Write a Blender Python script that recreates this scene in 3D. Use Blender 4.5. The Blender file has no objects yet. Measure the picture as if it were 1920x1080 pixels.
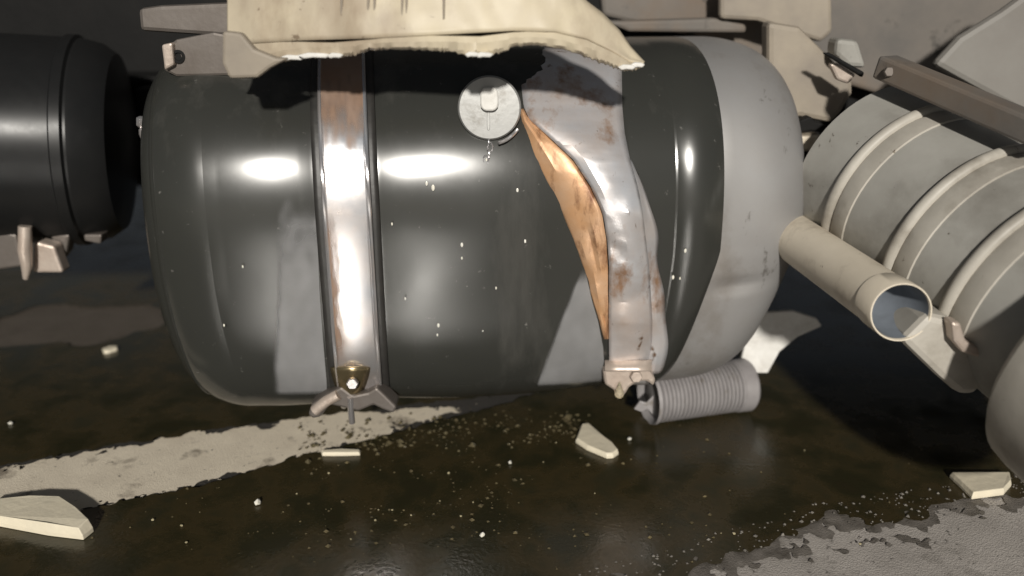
import bpy, bmesh, math, random
from mathutils import Vector, Matrix, noise

R = math.radians
C = bpy.context.scene
COL = C.collection
random.seed(7)

# ------------------------------------------------------------------ camera, world, light
CAM_P = Vector((0.0, -1.55, 0.97)); PITCH = R(20)
cd = bpy.data.cameras.new("camera"); cam = bpy.data.objects.new("camera", cd); COL.objects.link(cam)
cam.location = CAM_P; cam.rotation_euler = (R(90) - PITCH, 0, 0)
cd.lens = 30; cd.sensor_width = 36; cd.clip_start = 0.02; cd.clip_end = 500
cd.dof.use_dof = True; cd.dof.focus_distance = 1.56; cd.dof.aperture_fstop = 1.3
C.camera = cam

SUN_DIR = Vector((0.02, -0.90, 0.385)).normalized()      # towards the light
SUN_EL = math.asin(SUN_DIR.z); SUN_AZ = math.atan2(SUN_DIR.x, SUN_DIR.y)
w = bpy.data.worlds.new("World"); C.world = w; w.use_nodes = True
nt = w.node_tree; bg = nt.nodes["Background"]
sky = nt.nodes.new("ShaderNodeTexSky"); sky.sky_type = 'NISHITA'; sky.sun_disc = False
sky.sun_elevation = SUN_EL; sky.sun_rotation = SUN_AZ
hs_ = nt.nodes.new("ShaderNodeHueSaturation"); hs_.inputs["Saturation"].default_value = 0.35
nt.links.new(sky.outputs[0], hs_.inputs["Color"]); nt.links.new(hs_.outputs[0], bg.inputs[0]); bg.inputs[1].default_value = 0.019
sd = bpy.data.lights.new("sun", 'SUN'); sd.energy = 3.7; sd.angle = R(2.5); sd.color = (1.0, 0.955, 0.88)
so = bpy.data.objects.new("sun", sd); COL.objects.link(so)
so.rotation_euler = SUN_DIR.to_track_quat('Z', 'Y').to_euler()
vs = C.view_settings; vs.view_transform = 'Standard'; vs.look = 'None'; vs.gamma = 1; vs.exposure = 0
vs.use_curve_mapping = False

# ------------------------------------------------------------------ picking points of the place
FWD = Vector((0, math.cos(PITCH), -math.sin(PITCH))); DWN = Vector((0, -math.sin(PITCH), -math.cos(PITCH)))
RGT = Vector((1, 0, 0)); F = 1600.0
def ray(px, py): return FWD + RGT * ((px - 960) / F) + DWN * ((py - 540) / F)
def D(px, py, d): return CAM_P + ray(px, py) * d
def G(px, py, z=0.0):
    r = ray(px, py); return CAM_P + r * ((z - CAM_P.z) / r.z)
def Yp(px, py, y):
    r = ray(px, py); return CAM_P + r * ((y - CAM_P.y) / r.y)

# ------------------------------------------------------------------ materials
MATS = {}
def mat(name, col, rough=0.5, metal=0.0, col2=None, scale=8.0, amt=0.5, rough2=None, bump=0.0, bscale=60.0,
        coat=0.0, detail=6, trans=0.0, stretch=None, spec=0.5, spots=None):
    if name in MATS: return MATS[name]
    m = bpy.data.materials.new(name); m.use_nodes = True; MATS[name] = m
    t = m.node_tree; b = t.nodes["Principled BSDF"]
    b.inputs["Metallic"].default_value = metal; b.inputs["Roughness"].default_value = rough
    b.inputs["Coat Weight"].default_value = coat; b.inputs["Coat Roughness"].default_value = 0.12
    b.inputs["Transmission Weight"].default_value = trans
    b.inputs["Specular IOR Level"].default_value = spec
    tc = t.nodes.new("ShaderNodeTexCoord"); mp = t.nodes.new("ShaderNodeMapping")
    t.links.new(tc.outputs["Object"], mp.inputs[0])
    if stretch: mp.inputs["Scale"].default_value = stretch
    n = t.nodes.new("ShaderNodeTexNoise"); n.inputs["Scale"].default_value = scale; n.inputs["Detail"].default_value = detail
    n.inputs["Roughness"].default_value = 0.62
    t.links.new(mp.outputs[0], n.inputs["Vector"])
    rp = t.nodes.new("ShaderNodeValToRGB"); t.links.new(n.outputs["Fac"], rp.inputs[0])
    rp.color_ramp.elements[0].position = 0.5 - amt * 0.35; rp.color_ramp.elements[1].position = 0.5 + amt * 0.35
    c2 = col2 or tuple(c * 0.75 for c in col)
    rp.color_ramp.elements[0].color = (*col, 1); rp.color_ramp.elements[1].color = (*c2, 1)
    t.links.new(rp.outputs[0], b.inputs["Base Color"])
    for (sc_, lo, hi, sc_col, sst) in (spots or ()):
        m2 = t.nodes.new("ShaderNodeMapping"); t.links.new(tc.outputs["Object"], m2.inputs[0]); m2.inputs["Scale"].default_value = sst
        n3 = t.nodes.new("ShaderNodeTexNoise"); n3.inputs["Scale"].default_value = sc_; n3.inputs["Detail"].default_value = 9
        n3.inputs["Roughness"].default_value = 0.65; t.links.new(m2.outputs[0], n3.inputs["Vector"])
        r3 = t.nodes.new("ShaderNodeMapRange"); r3.inputs[1].default_value = lo; r3.inputs[2].default_value = hi
        t.links.new(n3.outputs["Fac"], r3.inputs[0])
        mx = t.nodes.new("ShaderNodeMix"); mx.data_type = 'RGBA'; mx.inputs[7].default_value = (*sc_col, 1)
        prev = b.inputs["Base Color"].links[0].from_socket
        t.links.new(r3.outputs[0], mx.inputs[0]); t.links.new(prev, mx.inputs[6]); t.links.new(mx.outputs[2], b.inputs["Base Color"])
    if rough2 is not None:
        mr = t.nodes.new("ShaderNodeMapRange"); mr.inputs[1].default_value = 0.35; mr.inputs[2].default_value = 0.65
        mr.inputs[3].default_value = rough; mr.inputs[4].default_value = rough2
        t.links.new(n.outputs["Fac"], mr.inputs[0]); t.links.new(mr.outputs[0], b.inputs["Roughness"])
    if bump:
        n2 = t.nodes.new("ShaderNodeTexNoise"); n2.inputs["Scale"].default_value = bscale; n2.inputs["Detail"].default_value = 4
        t.links.new(mp.outputs[0], n2.inputs["Vector"])
        bp = t.nodes.new("ShaderNodeBump"); bp.inputs["Strength"].default_value = bump; bp.inputs["Distance"].default_value = 0.004
        t.links.new(n2.outputs["Fac"], bp.inputs["Height"]); t.links.new(bp.outputs[0], b.inputs["Normal"])
    return m

M_ASPH = mat("dark_asphalt", (0.030, 0.028, 0.025), 0.75, col2=(0.055, 0.050, 0.045), scale=9, amt=0.9, bump=0.7, bscale=140, detail=10)
M_DUST = mat("dusty_dry_asphalt", (0.30, 0.275, 0.25), 0.9, col2=(0.50, 0.465, 0.43), scale=9, amt=0.9, bump=0.5, bscale=330, detail=12, spots=((70, 0.60, 0.68, (0.10, 0.09, 0.08), (1, 1, 1)), (5, 0.55, 0.7, (0.16, 0.145, 0.125), (1, 1, 1))))
M_WET = mat("fuel_wet_asphalt", (0.030, 0.023, 0.013), 0.15, col2=(0.048, 0.036, 0.019), scale=7, amt=0.9, rough2=0.36, bump=0.14, bscale=110, spec=0.45)
_r = [n_ for n_ in M_WET.node_tree.nodes if n_.type == 'VALTORGB'][0].color_ramp
for pos, c_ in ((0.41, (0.025, 0.023, 0.011)), (0.55, (0.044, 0.033, 0.014)), (0.65, (0.028, 0.025, 0.011))):
    e_ = _r.elements.new(pos); e_.color = (*c_, 1)
M_DAMPEDGE = mat("damp_dust", (0.05, 0.043, 0.033), 0.5, col2=(0.27, 0.245, 0.22), scale=34, amt=0.9, bump=0.5, bscale=300, detail=10)
M_PAINT = mat("worn_road_paint", (0.84, 0.75, 0.60), 0.7, col2=(0.66, 0.58, 0.46), scale=14, amt=0.8, bump=0.35, bscale=380, detail=10, spots=((9, 0.56, 0.66, (0.26, 0.22, 0.17), (1, 1, 1)), (60, 0.64, 0.68, (0.06, 0.05, 0.04), (1, 1, 1))))
M_TANK = mat("dark_tank_paint", (0.038, 0.039, 0.034), 0.19, 0.0, col2=(0.026, 0.026, 0.024), scale=2.2, amt=1.0, rough2=0.27, bump=0.02, bscale=9, spec=0.6, spots=((5, 0.55, 0.85, (0.080, 0.077, 0.070), (1.6, 1.6, 0.35)), (55, 0.66, 0.74, (0.16, 0.155, 0.145), (1, 1, 1))))
M_REFL = mat("tank_reflection_tone", (0.28, 0.28, 0.285), 0.55, 0.0, col2=(0.20, 0.198, 0.196), scale=7, amt=0.8)  # reflections on the tank's face put into a pale layer colour
M_REFL2 = mat("thin_reflection_tone", (0.155, 0.155, 0.155), 0.5, 0.0, col2=(0.10, 0.10, 0.098), scale=30, amt=0.8)  # thinner tone of the painted tank reflections
M_REFL3 = mat("faint_reflection_tone", (0.088, 0.088, 0.086), 0.4, 0.0, col2=(0.06, 0.06, 0.058), scale=40, amt=0.8)  # faintest tone of the painted tank reflections
M_CAP = mat("tank_end_metal", (0.34, 0.338, 0.34), 0.5, 0.4, col2=(0.27, 0.255, 0.24), scale=4, amt=0.8, rough2=0.6, spots=((4, 0.50, 0.72, (0.20, 0.18, 0.16), (1, 1, 1)), (26, 0.64, 0.72, (0.16, 0.15, 0.14), (1, 1, 0.6))))  # end metal, its colour lightened in place of reflected light
M_SATIN = mat("satin_strap_steel", (0.80, 0.84, 0.90), 0.33, 0.6, col2=(0.58, 0.47, 0.40), scale=6, amt=0.7, rough2=0.5, bump=0.1, bscale=30, spots=((9, 0.55, 0.66, (0.42, 0.26, 0.17), (1, 1, 0.6)), (40, 0.62, 0.7, (0.20, 0.12, 0.07), (1, 1, 0.5))))
M_STEEL = mat("polished_strap_steel", (0.70, 0.75, 0.82), 0.17, 0.8, col2=(0.60, 0.52, 0.47), scale=9, amt=0.7, rough2=0.28, bump=0.05, bscale=25)
M_RUST = mat("tan_rusted_steel", (0.56, 0.28, 0.11), 0.42, 0.25, col2=(0.72, 0.50, 0.34), scale=12, amt=0.9, bump=0.15, bscale=50, spots=((22, 0.55, 0.68, (0.22, 0.10, 0.05), (1, 1, 0.4)),))
M_RUSTDK = mat("brown_strap_rust", (0.26, 0.15, 0.09), 0.5, 0.2, col2=(0.34, 0.25, 0.20), scale=14, amt=0.9, rough2=0.5)
M_MOUNT = mat("beige_shade_steel", (0.36, 0.31, 0.24), 0.6, col2=(0.22, 0.19, 0.16), scale=9, amt=0.8, bump=0.1)
M_PANEL = mat("dull_grey_panel_paint", (0.24, 0.23, 0.21), 0.6, col2=(0.17, 0.155, 0.14), scale=5, amt=0.8, bump=0.05)
M_RUBBER = mat("black_rubber", (0.022, 0.021, 0.02), 0.45, col2=(0.035, 0.033, 0.03), scale=30, bump=0.15)
M_BRK = mat("dull_bracket_steel", (0.20, 0.18, 0.165), 0.5, 0.5, col2=(0.12, 0.10, 0.085), scale=10, amt=0.8, bump=0.08, bscale=80)
M_PALEBRK = mat("pale_bracket_steel", (0.62, 0.54, 0.47), 0.4, 0.4, col2=(0.45, 0.36, 0.30), scale=24, amt=0.8, bump=0.25, bscale=70)
M_FILL = mat("filler_cap_alloy", (0.42, 0.42, 0.405), 0.45, 0.15, col2=(0.38, 0.38, 0.37), scale=22, amt=0.9, bump=0.12, bscale=70, spots=((30, 0.55, 0.72, (0.26, 0.25, 0.23), (1, 1, 1)),))
M_CREAM = mat("cream_fairing_plastic", (0.66, 0.58, 0.42), 0.5, col2=(0.42, 0.36, 0.28), scale=5, amt=0.7, bump=0.1, bscale=25, spots=((6, 0.48, 0.70, (0.32, 0.25, 0.18), (1, 1, 0.5)), (40, 0.66, 0.72, (0.22, 0.17, 0.12), (1, 1, 1))))
M_CREAM2 = mat("torn_cream_edge", (0.80, 0.72, 0.55), 0.6, col2=(0.66, 0.60, 0.47), scale=25, amt=0.8, bump=0.3, bscale=60)
M_BLACK = mat("black_tank_paint", (0.010, 0.0105, 0.011), 0.30, col2=(0.015, 0.015, 0.015), scale=6, amt=0.8, rough2=0.42, spec=0.22)  # black paint, darkened further in place of light fading to the left
M_DARK = mat("dark_chassis_paint", (0.005, 0.005, 0.005), 0.7, col2=(0.010, 0.0095, 0.009), scale=12, amt=0.9, bump=0.2, spec=0.2)  # chassis colour also darkened in place of light fall-off
M_CHGREY = mat("dusty_chassis_steel", (0.095, 0.09, 0.085), 0.7, col2=(0.19, 0.165, 0.14), scale=4, amt=0.7, bump=0.1, spots=((2.5, 0.5, 0.7, (0.16, 0.115, 0.08), (1, 1, 1)), (14, 0.6, 0.7, (0.05, 0.045, 0.04), (1, 1, 1))))
M_CAN = mat("grey_canister_paint", (0.40, 0.39, 0.36), 0.42, col2=(0.25, 0.24, 0.215), scale=6, amt=0.8, rough2=0.55, bump=0.06, bscale=30, spots=((3.5, 0.50, 0.75, (0.16, 0.15, 0.13), (1, 1, 1)), (30, 0.66, 0.70, (0.09, 0.075, 0.06), (1, 1, 1))))
M_CANLT = mat("dusty_canister_paint", (0.56, 0.53, 0.47), 0.5, col2=(0.31, 0.285, 0.245), scale=7, amt=0.8, bump=0.1, bscale=30, spots=((5, 0.52, 0.74, (0.20, 0.175, 0.14), (1, 1, 1)), (32, 0.65, 0.70, (0.12, 0.09, 0.06), (1, 1, 1))))
M_PIPE = mat("beige_pipe_paint", (0.78, 0.70, 0.57), 0.5, col2=(0.62, 0.55, 0.44), scale=6, amt=0.8, bump=0.08, spots=((7, 0.54, 0.74, (0.34, 0.28, 0.21), (1, 1, 1)), (45, 0.66, 0.70, (0.20, 0.14, 0.09), (1, 1, 1))))
M_PIPEIN = mat("pipe_bore", (0.20, 0.225, 0.26), 0.6, col2=(0.13, 0.145, 0.165), scale=12)
M_HOSE = mat("grey_hose_plastic", (0.33, 0.315, 0.315), 0.45, col2=(0.22, 0.205, 0.205), scale=20, amt=0.8, spots=((25, 0.58, 0.7, (0.18, 0.16, 0.14), (1, 1, 1)),))
M_GLASS = mat("chipped_glass", (0.85, 0.83, 0.78), 0.15, col2=(0.75, 0.72, 0.6), scale=20)
M_CRUMB = mat("yellowish_glass_crumb", (0.50, 0.44, 0.28), 0.15, col2=(0.30, 0.26, 0.16), scale=20)
M_WHITE = mat("bright_patch_white", (0.82, 0.81, 0.78), 0.6, col2=(0.6, 0.58, 0.54), scale=30, amt=0.7, bump=0.3)
M_FUEL = mat("clear_fuel", (0.85, 0.80, 0.62), 0.05, trans=0.8, col2=(0.85, 0.80, 0.62))

# ------------------------------------------------------------------ object helpers
def link(o, parent=None):
    COL.objects.link(o)
    if parent is not None: o.parent = parent
    return o
def thing(name, label, cat, loc=(0, 0, 0), group=None):
    o = bpy.data.objects.new(name, None); o.empty_display_size = 0.05; link(o); o.location = loc
    tag(o, label, cat, group); return o
def tag(o, label, cat, group=None):
    o["label"] = label; o["category"] = cat
    if group: o["group"] = group
    return o
def mesh(name, verts, faces, m, parent=None, smooth=True, origin=None, sharp=None):
    """verts in world space; stored relative to the parent's (or given) origin."""
    org = Vector(parent_loc(parent)) if parent is not None else (Vector(origin) if origin is not None else Vector((0, 0, 0)))
    me = bpy.data.meshes.new(name)
    me.from_pydata([tuple(Vector(v) - org) for v in verts], [], faces)
    bm = bmesh.new(); bm.from_mesh(me); bmesh.ops.remove_doubles(bm, verts=bm.verts, dist=1e-6)
    bmesh.ops.recalc_face_normals(bm, faces=bm.faces); bm.to_mesh(me); bm.free()
    me.materials.append(m)
    for p in me.polygons: p.use_smooth = smooth
    if smooth: me.set_sharp_from_angle(angle=R(sharp or 40))
    o = bpy.data.objects.new(name, me); link(o, parent)
    if parent is None: o.location = org
    return o
def parent_loc(p):
    v = Vector((0, 0, 0))
    while p is not None: v += p.location; p = p.parent
    return v
def bevel(o, wd=0.003, seg=2):
    b = o.modifiers.new("bevel", 'BEVEL'); b.width = wd; b.segments = seg; b.limit_method = 'ANGLE'; b.angle_limit = R(35)
    return o
def loft(name, rows, m, parent=None, thick=0.0, close=False, cap=False, sub=0, sharp=40, origin=None):
    V = []; Fc = []; n = len(rows[0])
    for r in rows: V += r
    for i in range(len(rows) - 1):
        for j in range(n if close else n - 1):
            k = (j + 1) % n
            Fc.append((i * n + j, i * n + k, (i + 1) * n + k, (i + 1) * n + j))
    if cap:
        Fc.append(tuple(range(n))); Fc.append(tuple((len(rows) - 1) * n + j for j in range(n)))
    o = mesh(name, V, Fc, m, parent, True, origin, sharp)
    if sub:
        s = o.modifiers.new("sub", 'SUBSURF'); s.levels = sub; s.render_levels = sub
    if thick:
        s = o.modifiers.new("solid", 'SOLIDIFY'); s.thickness = thick; s.offset = 0
    return o
def frame(a):
    a = a.normalized(); u = a.cross(Vector((0, 0, 1)))
    if u.length < 1e-3: u = Vector((1, 0, 0))
    u.normalize(); return u, a.cross(u).normalized()
def lathe(name, p0, p1, prof, m, parent=None, seg=64, cap=True, sharp=35, origin=None):
    """prof: list of (t along p0->p1 in metres, radius)."""
    a = (p1 - p0).normalized(); u, v = frame(a); rows = []
    for t, r in prof:
        c = p0 + a * t
        rows.append([c + (u * math.cos(k * 2 * math.pi / seg) + v * math.sin(k * 2 * math.pi / seg)) * r for k in range(seg)])
    return loft(name, rows, m, parent, close=True, cap=cap, sharp=sharp, origin=origin)
def tube(name, pts, r, m, parent=None, seg=12, origin=None, taper=None):
    rows = []
    pts = [Vector(p) for p in pts]
    up = Vector((0.13, 0.21, 0.97))
    for i, p in enumerate(pts):
        t = (pts[min(i + 1, len(pts) - 1)] - pts[max(i - 1, 0)]).normalized()
        u = t.cross(up).normalized(); v = t.cross(u)
        rr = r if taper is None else taper[i]
        rows.append([p + (u * math.cos(k * 2 * math.pi / seg) + v * math.sin(k * 2 * math.pi / seg)) * rr for k in range(seg)])
    return loft(name, rows, m, parent, close=True, cap=True, origin=origin)
def slab(name, pts, off, m, parent=None, bev=0.003, smooth=False, origin=None):
    """closed polygon of world points, extruded along off."""
    n = len(pts); V = [Vector(p) for p in pts] + [Vector(p) + Vector(off) for p in pts]
    Fc = [tuple(range(n)), tuple(range(n, 2 * n))] + [(i, (i + 1) % n, n + (i + 1) % n, n + i) for i in range(n)]
    o = mesh(name, V, Fc, m, parent, smooth, origin)
    if bev: bevel(o, bev)
    return o
def ypoly(px, y): return [Yp(a, b, y) for a, b in px]
def bolt(name, p, axis, r, h, m, parent):
    a = Vector(axis).normalized()
    return bevel(lathe(name, p, p + a, [(0, r), (h, r)], m, parent, seg=6, sharp=20), r * 0.15, 2)
def lerp_tab(tab, x):
    if x <= tab[0][0]: return tab[0][1]
    for (a, b), (c, d) in zip(tab, tab[1:]):
        if x <= c: return b + (d - b) * (x - a) / (c - a)
    return tab[-1][1]
def nz(x, y, s, z=0.0, *_): return noise.noise(Vector((x * s, y * s, z)))
def fbm(x, y, s, z=0.0): return noise.fractal(Vector((x * s, y * s, z)), 0.9, 2.1, 5)

# ------------------------------------------------------------------ ground
def iso_sheet(name, field, x0, x1, y0, y1, st, z, m, kind='structure'):
    """sheet of the area where field(x,y) > 0, its outline following the field."""
    nx = int((x1 - x0) / st); ny = int((y1 - y0) / st)
    val = [[field(x0 + i * st, y0 + j * st) for j in range(ny + 1)] for i in range(nx + 1)]
    V = []; Fc = []; vid = {}
    def vert(key, p):
        if key not in vid: vid[key] = len(V); V.append((p[0], p[1], z))
        return vid[key]
    def P(n): return (x0 + n[0] * st, y0 + n[1] * st)
    for i in range(nx):
        for j in range(ny):
            for tri in (((i, j), (i + 1, j), (i + 1, j + 1)), ((i, j), (i + 1, j + 1), (i, j + 1))):
                vv = [val[a][b] for a, b in tri]
                if max(vv) <= 0: continue
                poly = []
                for k in range(3):
                    a, b = tri[k], tri[(k + 1) % 3]; fa, fb = vv[k], vv[(k + 1) % 3]
                    if fa > 0: poly.append(vert(a, P(a)))
                    if (fa > 0) != (fb > 0):
                        t = fa / (fa - fb); pa, pb = P(a), P(b); key = (min(a, b), max(a, b))
                        poly.append(vert(key, (pa[0] + (pb[0] - pa[0]) * t, pa[1] + (pb[1] - pa[1]) * t)))
                if len(poly) >= 3: Fc.append(tuple(poly))
    me = bpy.data.meshes.new(name); me.from_pydata(V, [], Fc); me.materials.append(m)
    o = bpy.data.objects.new(name, me); link(o); o["kind"] = kind
    return o

road = mesh("road", [(-60, -60, 0), (60, -60, 0), (60, 60, 0), (-60, 60, 0)], [(0, 1, 2, 3)], M_ASPH, smooth=False)
road["kind"] = 'structure'
# painted line: runs away to the right under the tank
LA = G(60, 922); LB = G(600, 818)
ld = Vector((LB.x - LA.x, LB.y - LA.y)).normalized(); ln = Vector((-ld.y, ld.x))
def line_d(x, y): return (Vector((x - LA.x, y - LA.y))).dot(ln)
def line_s(x, y): return (Vector((x - LA.x, y - LA.y))).dot(ld)
LW = 0.128
def line_field(x, y):
    s = line_s(x, y); d = line_d(x, y)
    wd = LW - max(0, min(1, (s - 0.3) / 0.6)) * 0.05
    f = wd - abs(d - 0.004 * math.sin(s * 5))
    wear = 0.040 * max(0, fbm(x, y, 9, 3.0)) + 0.030 * abs(fbm(x, y, 45, 5.0)) + 0.03 * max(0, nz(x, y, 24, 7.0) - 0.1)
    if d < 0: wear *= 1.5
    return f - wear - max(0, s - 0.62) * 0.2
marking = iso_sheet("road_marking", line_field, -1.7, 0.3, -0.6, 0.4, 0.006, 0.004, M_PAINT)
# fuel spill: everything but the dry side at the front right and the middle of the line
DA = G(1240, 1085); DB = G(1560, 985); DC = G(1930, 925)
def dry_side(x, y):
    if x < DB.x: a, b = DA, DB
    else: a, b = DB, DC
    dd = Vector((b.x - a.x, b.y - a.y)).normalized(); n2 = Vector((-dd.y, dd.x))
    return Vector((x - a.x, y - a.y)).dot(n2)
def puddle_field(x, y):
    f = max(dry_side(x, y), 0.9 * (0.10 + 0.46 * (-0.45 - y) - x)) + 0.05 * fbm(x, y, 6, 1.0) + 0.035 * fbm(x, y, 30, 8.0)
    s = line_s(x, y)
    core = (LW * 1.0 - max(0, s - 0.3) * 0.13) - abs(line_d(x, y))
    core -= 0.022 * abs(fbm(x, y, 14, 9.0)) + 0.02 * abs(fbm(x, y, 45, 2.0))
    f = min(f, -core)
    edge = min(x + 3.2, 2.6 - x, y + 3.6, 2.6 - y) + 0.4 * fbm(x, y, 1.2, 4)
    return min(f, edge)
def dust_field(x, y):
    f = 0.02 - max(dry_side(x, y), 0.9 * (0.10 + 0.46 * (-0.45 - y) - x)) + 0.03 * fbm(x, y, 3, 11.0)
    return min(f, 3.4 - x + 0.3 * fbm(x, y, 1.5, 3), y + 3.8)
iso_sheet("dusty_road_edge", dust_field, -0.2, 3.8, -4.0, 0.9, 0.025, 0.004, M_DUST)
def brown_field(x, y):
    c = G(120, 615); return 0.16 - math.hypot((x - c.x) * 0.62, y - c.y) + 0.06 * fbm(x, y, 5, 6)
iso_sheet("damp_road_edge", lambda x, y: min(puddle_field(x, y) + 0.035 + 0.06 * fbm(x, y, 22, 14.0) + 0.05 * nz(x, y, 70, 3.0), 0.12 - max(dry_side(x, y), 0.9 * (0.10 + 0.46 * (-0.45 - y) - x))), 0.0, 1.7, -0.9, 0.3, 0.008, 0.0065, M_DAMPEDGE)
_pf = puddle_field
def puddle_field(x, y): return min(_pf(x, y), -brown_field(x, y))
puddle = iso_sheet("fuel_puddle", puddle_field, -3.4, 2.8, -3.8, 2.8, 0.014, 0.008, M_WET)

M_BROWN = mat("brown_asphalt", (0.075, 0.062, 0.048), 0.6, col2=(0.11, 0.092, 0.075), scale=14, amt=0.9, bump=0.5, bscale=120, detail=10)
iso_sheet("brown_patch", lambda x, y: brown_field(x, y) + 0.03, -1.6, -0.1, -0.2, 1.6, 0.014, 0.004, M_BROWN)  # brownish patch of road left clear of the puddle

# ------------------------------------------------------------------ fuel tank
S1 = -0.295; S2 = 0.245                       # straps
YAW = R(8); TC = Vector((-0.055, 0.335, 0.0)); AX = Vector((math.cos(YAW), math.sin(YAW), 0)); NB = Vector((-math.sin(YAW), math.cos(YAW), 0))
TA, TB, TN, TZ = 0.385, 0.335, 2.5, 0.462
UL, UR = -0.675, 0.636                        # the two ends along the axis
def end_scale(u):
    rl, rr = 0.13, 0.211
    if u < UL + rl: q = min(1, (UL + rl - u) / rl); return 0.74 + 0.26 * math.sqrt(max(0, 1 - q * q))
    if u > UR - rr: q = min(1, (u - UR + rr) / rr); return 0.66 + 0.34 * (max(0, 1 - q ** 3.4)) ** 0.5
    return 1.0
def sec(th, off=0.0):
    c, s = math.cos(th), math.sin(th)
    n = TN if s > 0 else TN + 1.3 * min(1.0, -s * 3)
    ta = TA if s > 0 else TA - 0.030 * min(1.0, -s * 2)
    r = (abs(c / TB) ** n + abs(s / ta) ** n) ** (-1 / n)
    v, wz = -c * r, s * r                       # th=0 faces the front
    nv, nw = -abs(c * r / TB) ** (n - 1) / TB * (1 if c > 0 else -1), abs(s * r / TA) ** (n - 1) / TA * (1 if s > 0 else -1)
    L = math.hypot(nv, nw) or 1
    return v + nv / L * off, wz + nw / L * off
def tp(u, th, off=0.0):
    k = end_scale(u); v, wz = sec(th, off)
    ue = UR - 0.211; a0 = S2 + 0.05
    if u > a0: u -= 0.115 * max(0.0, -math.sin(th)) ** 1.2 * min(1.0, (u - a0) / (ue - a0))
    a1 = S1 - 0.06
    if u < a1: u += 0.055 * max(0.0, -math.sin(th)) ** 2.0 * min(1.0, (a1 - u) / (a1 - UL - 0.13))
    return TC + AX * u + NB * (v * k) + Vector((0, 0, TZ + wz * k))
def on_tank(px, py, off=0.0):
    r = ray(px, py); s = 1.0
    while s < 3.0:
        p = CAM_P + r * s; q = p - TC; u = q.dot(AX); k = end_scale(max(UL, min(UR, u)))
        v = q.dot(NB) / k; wz = (p.z - TZ) / k
        n = TN if wz > 0 else TN + 1.3 * min(1.0, -wz / TA * 3)
        if abs(v / (TB + off)) ** n + abs(wz / (TA + off)) ** n <= 1: return p
        s += 0.002
    return CAM_P + r * 1.9
tank = thing("fuel_tank", "large dark metal fuel tank with two steel straps, leaking onto the road", "fuel tank", (TC.x, TC.y, 0))
def shell(name, us, m, capL=False, capR=False):
    n = 180; rows = [[tp(u, k * 2 * math.pi / n, dent(u, k * 2 * math.pi / n)) for k in range(n)] for u in us]
    return loft(name, rows, m, tank, close=True, cap=False, sharp=7)
def dent(u, th):
    """sheet metal bulging between the straps and creased inwards beside them"""
    if th > math.pi: th -= 2 * math.pi
    fr = max(0.0, math.cos(th)) ** 0.5
    for a, b, w0, w1, sl in ((UL + 0.13, S1 - 0.058, 0.004, 0.0, 0.0), (S1 + 0.058, S2 - 0.01, 0.014, 0.0, 0.0), (S2 + 0.085, UR - 0.211, 0.011, 0.0, 0.0)):
        if a < u < b:
            q = (u - a) / (b - a); return (w0 * (1 - (2 * q - 1) ** 2) + 0.0018 * nz(u * 5, th * 2.4, 1.0, 3.0) * min(1, 8 * q, 8 - 8 * q)) * fr
    return 0.0
UE = UR - 0.211
us = [UL + 0.13 + (UE - UL - 0.13) * i / 240 for i in range(241)]
body = shell("tank_shell", us, M_TANK)
e1 = [UE + (UR - UE) * i / 20 for i in range(21)]
N = 180
def endcap(name, us, m):
    rows = [[tp(u, k * 2 * math.pi / N) for k in range(N)] for u in us]
    if us[-1] > 0:
        rows = [[tp(u, th, -0.010 * math.exp(-((th - R(347)) / 0.035) ** 2) * math.exp(-((u - UE - 0.07) / 0.06) ** 2) + 0.004 * nz(u * 9, th * 2, 1.0)
                    if 0 < i < 20 else 0.0) for th in [k * 2 * math.pi / N for k in range(N)]] for i, u in enumerate(us)]
    c = TC + AX * us[-1] + Vector((0, 0, TZ))
    for q in (0.6, 0.25, 0.02):
        rows.append([c + (p - c) * q + AX * (0.02 * (1 - q) * (1 if us[-1] > 0 else -1)) for p in rows[len(us) - 1]])
    return loft(name, rows, m, tank, close=True, cap=True)
endcap("end_cap", e1, M_CAP)
endcap("end_cap", [UL + 0.13 - 0.13 * i / 16 for i in range(17)], M_TANK)
# welded seams proud of the shell
def ring(name, u, off, wd, m):
    rows = []
    for du, o in ((-wd, 0.0), (-wd * 0.5, off), (wd * 0.5, off), (wd, 0.0)):
        rows.append([tp(u + du, k * 2 * math.pi / N, o - 0.001) for k in range(N)])
    return loft(name, rows, m, tank, close=True)
ring("end_seam", UL + 0.034, 0.004, 0.005, M_TANK)

# pale patches beside the straps: reflections painted as a translucent layer on the tank
def sst(x): x = max(0.0, min(1.0, x)); return x * x * (3 - 2 * x)
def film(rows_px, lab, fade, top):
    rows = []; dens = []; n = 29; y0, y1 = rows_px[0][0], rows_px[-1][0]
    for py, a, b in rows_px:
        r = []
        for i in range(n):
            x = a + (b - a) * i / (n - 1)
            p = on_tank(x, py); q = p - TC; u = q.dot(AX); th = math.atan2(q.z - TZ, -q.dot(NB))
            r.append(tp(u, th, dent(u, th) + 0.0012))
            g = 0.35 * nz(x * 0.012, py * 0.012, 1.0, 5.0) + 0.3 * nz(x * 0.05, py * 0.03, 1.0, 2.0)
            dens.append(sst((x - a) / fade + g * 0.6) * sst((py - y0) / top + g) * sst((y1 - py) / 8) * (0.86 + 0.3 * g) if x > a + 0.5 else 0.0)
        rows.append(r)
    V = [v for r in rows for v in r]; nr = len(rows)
    me = bpy.data.meshes.new("painted_reflection"); org = parent_loc(tank)
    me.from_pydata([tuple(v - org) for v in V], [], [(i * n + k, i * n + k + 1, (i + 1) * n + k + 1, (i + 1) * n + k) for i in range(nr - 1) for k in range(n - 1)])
    at = me.attributes.new("film_amount", 'FLOAT', 'POINT'); at.data.foreach_set("value", dens)
    me.materials.append(M_REFL)
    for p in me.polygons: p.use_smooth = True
    o = bpy.data.objects.new("painted_reflection", me); link(o, tank); o["label"] = lab
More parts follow.
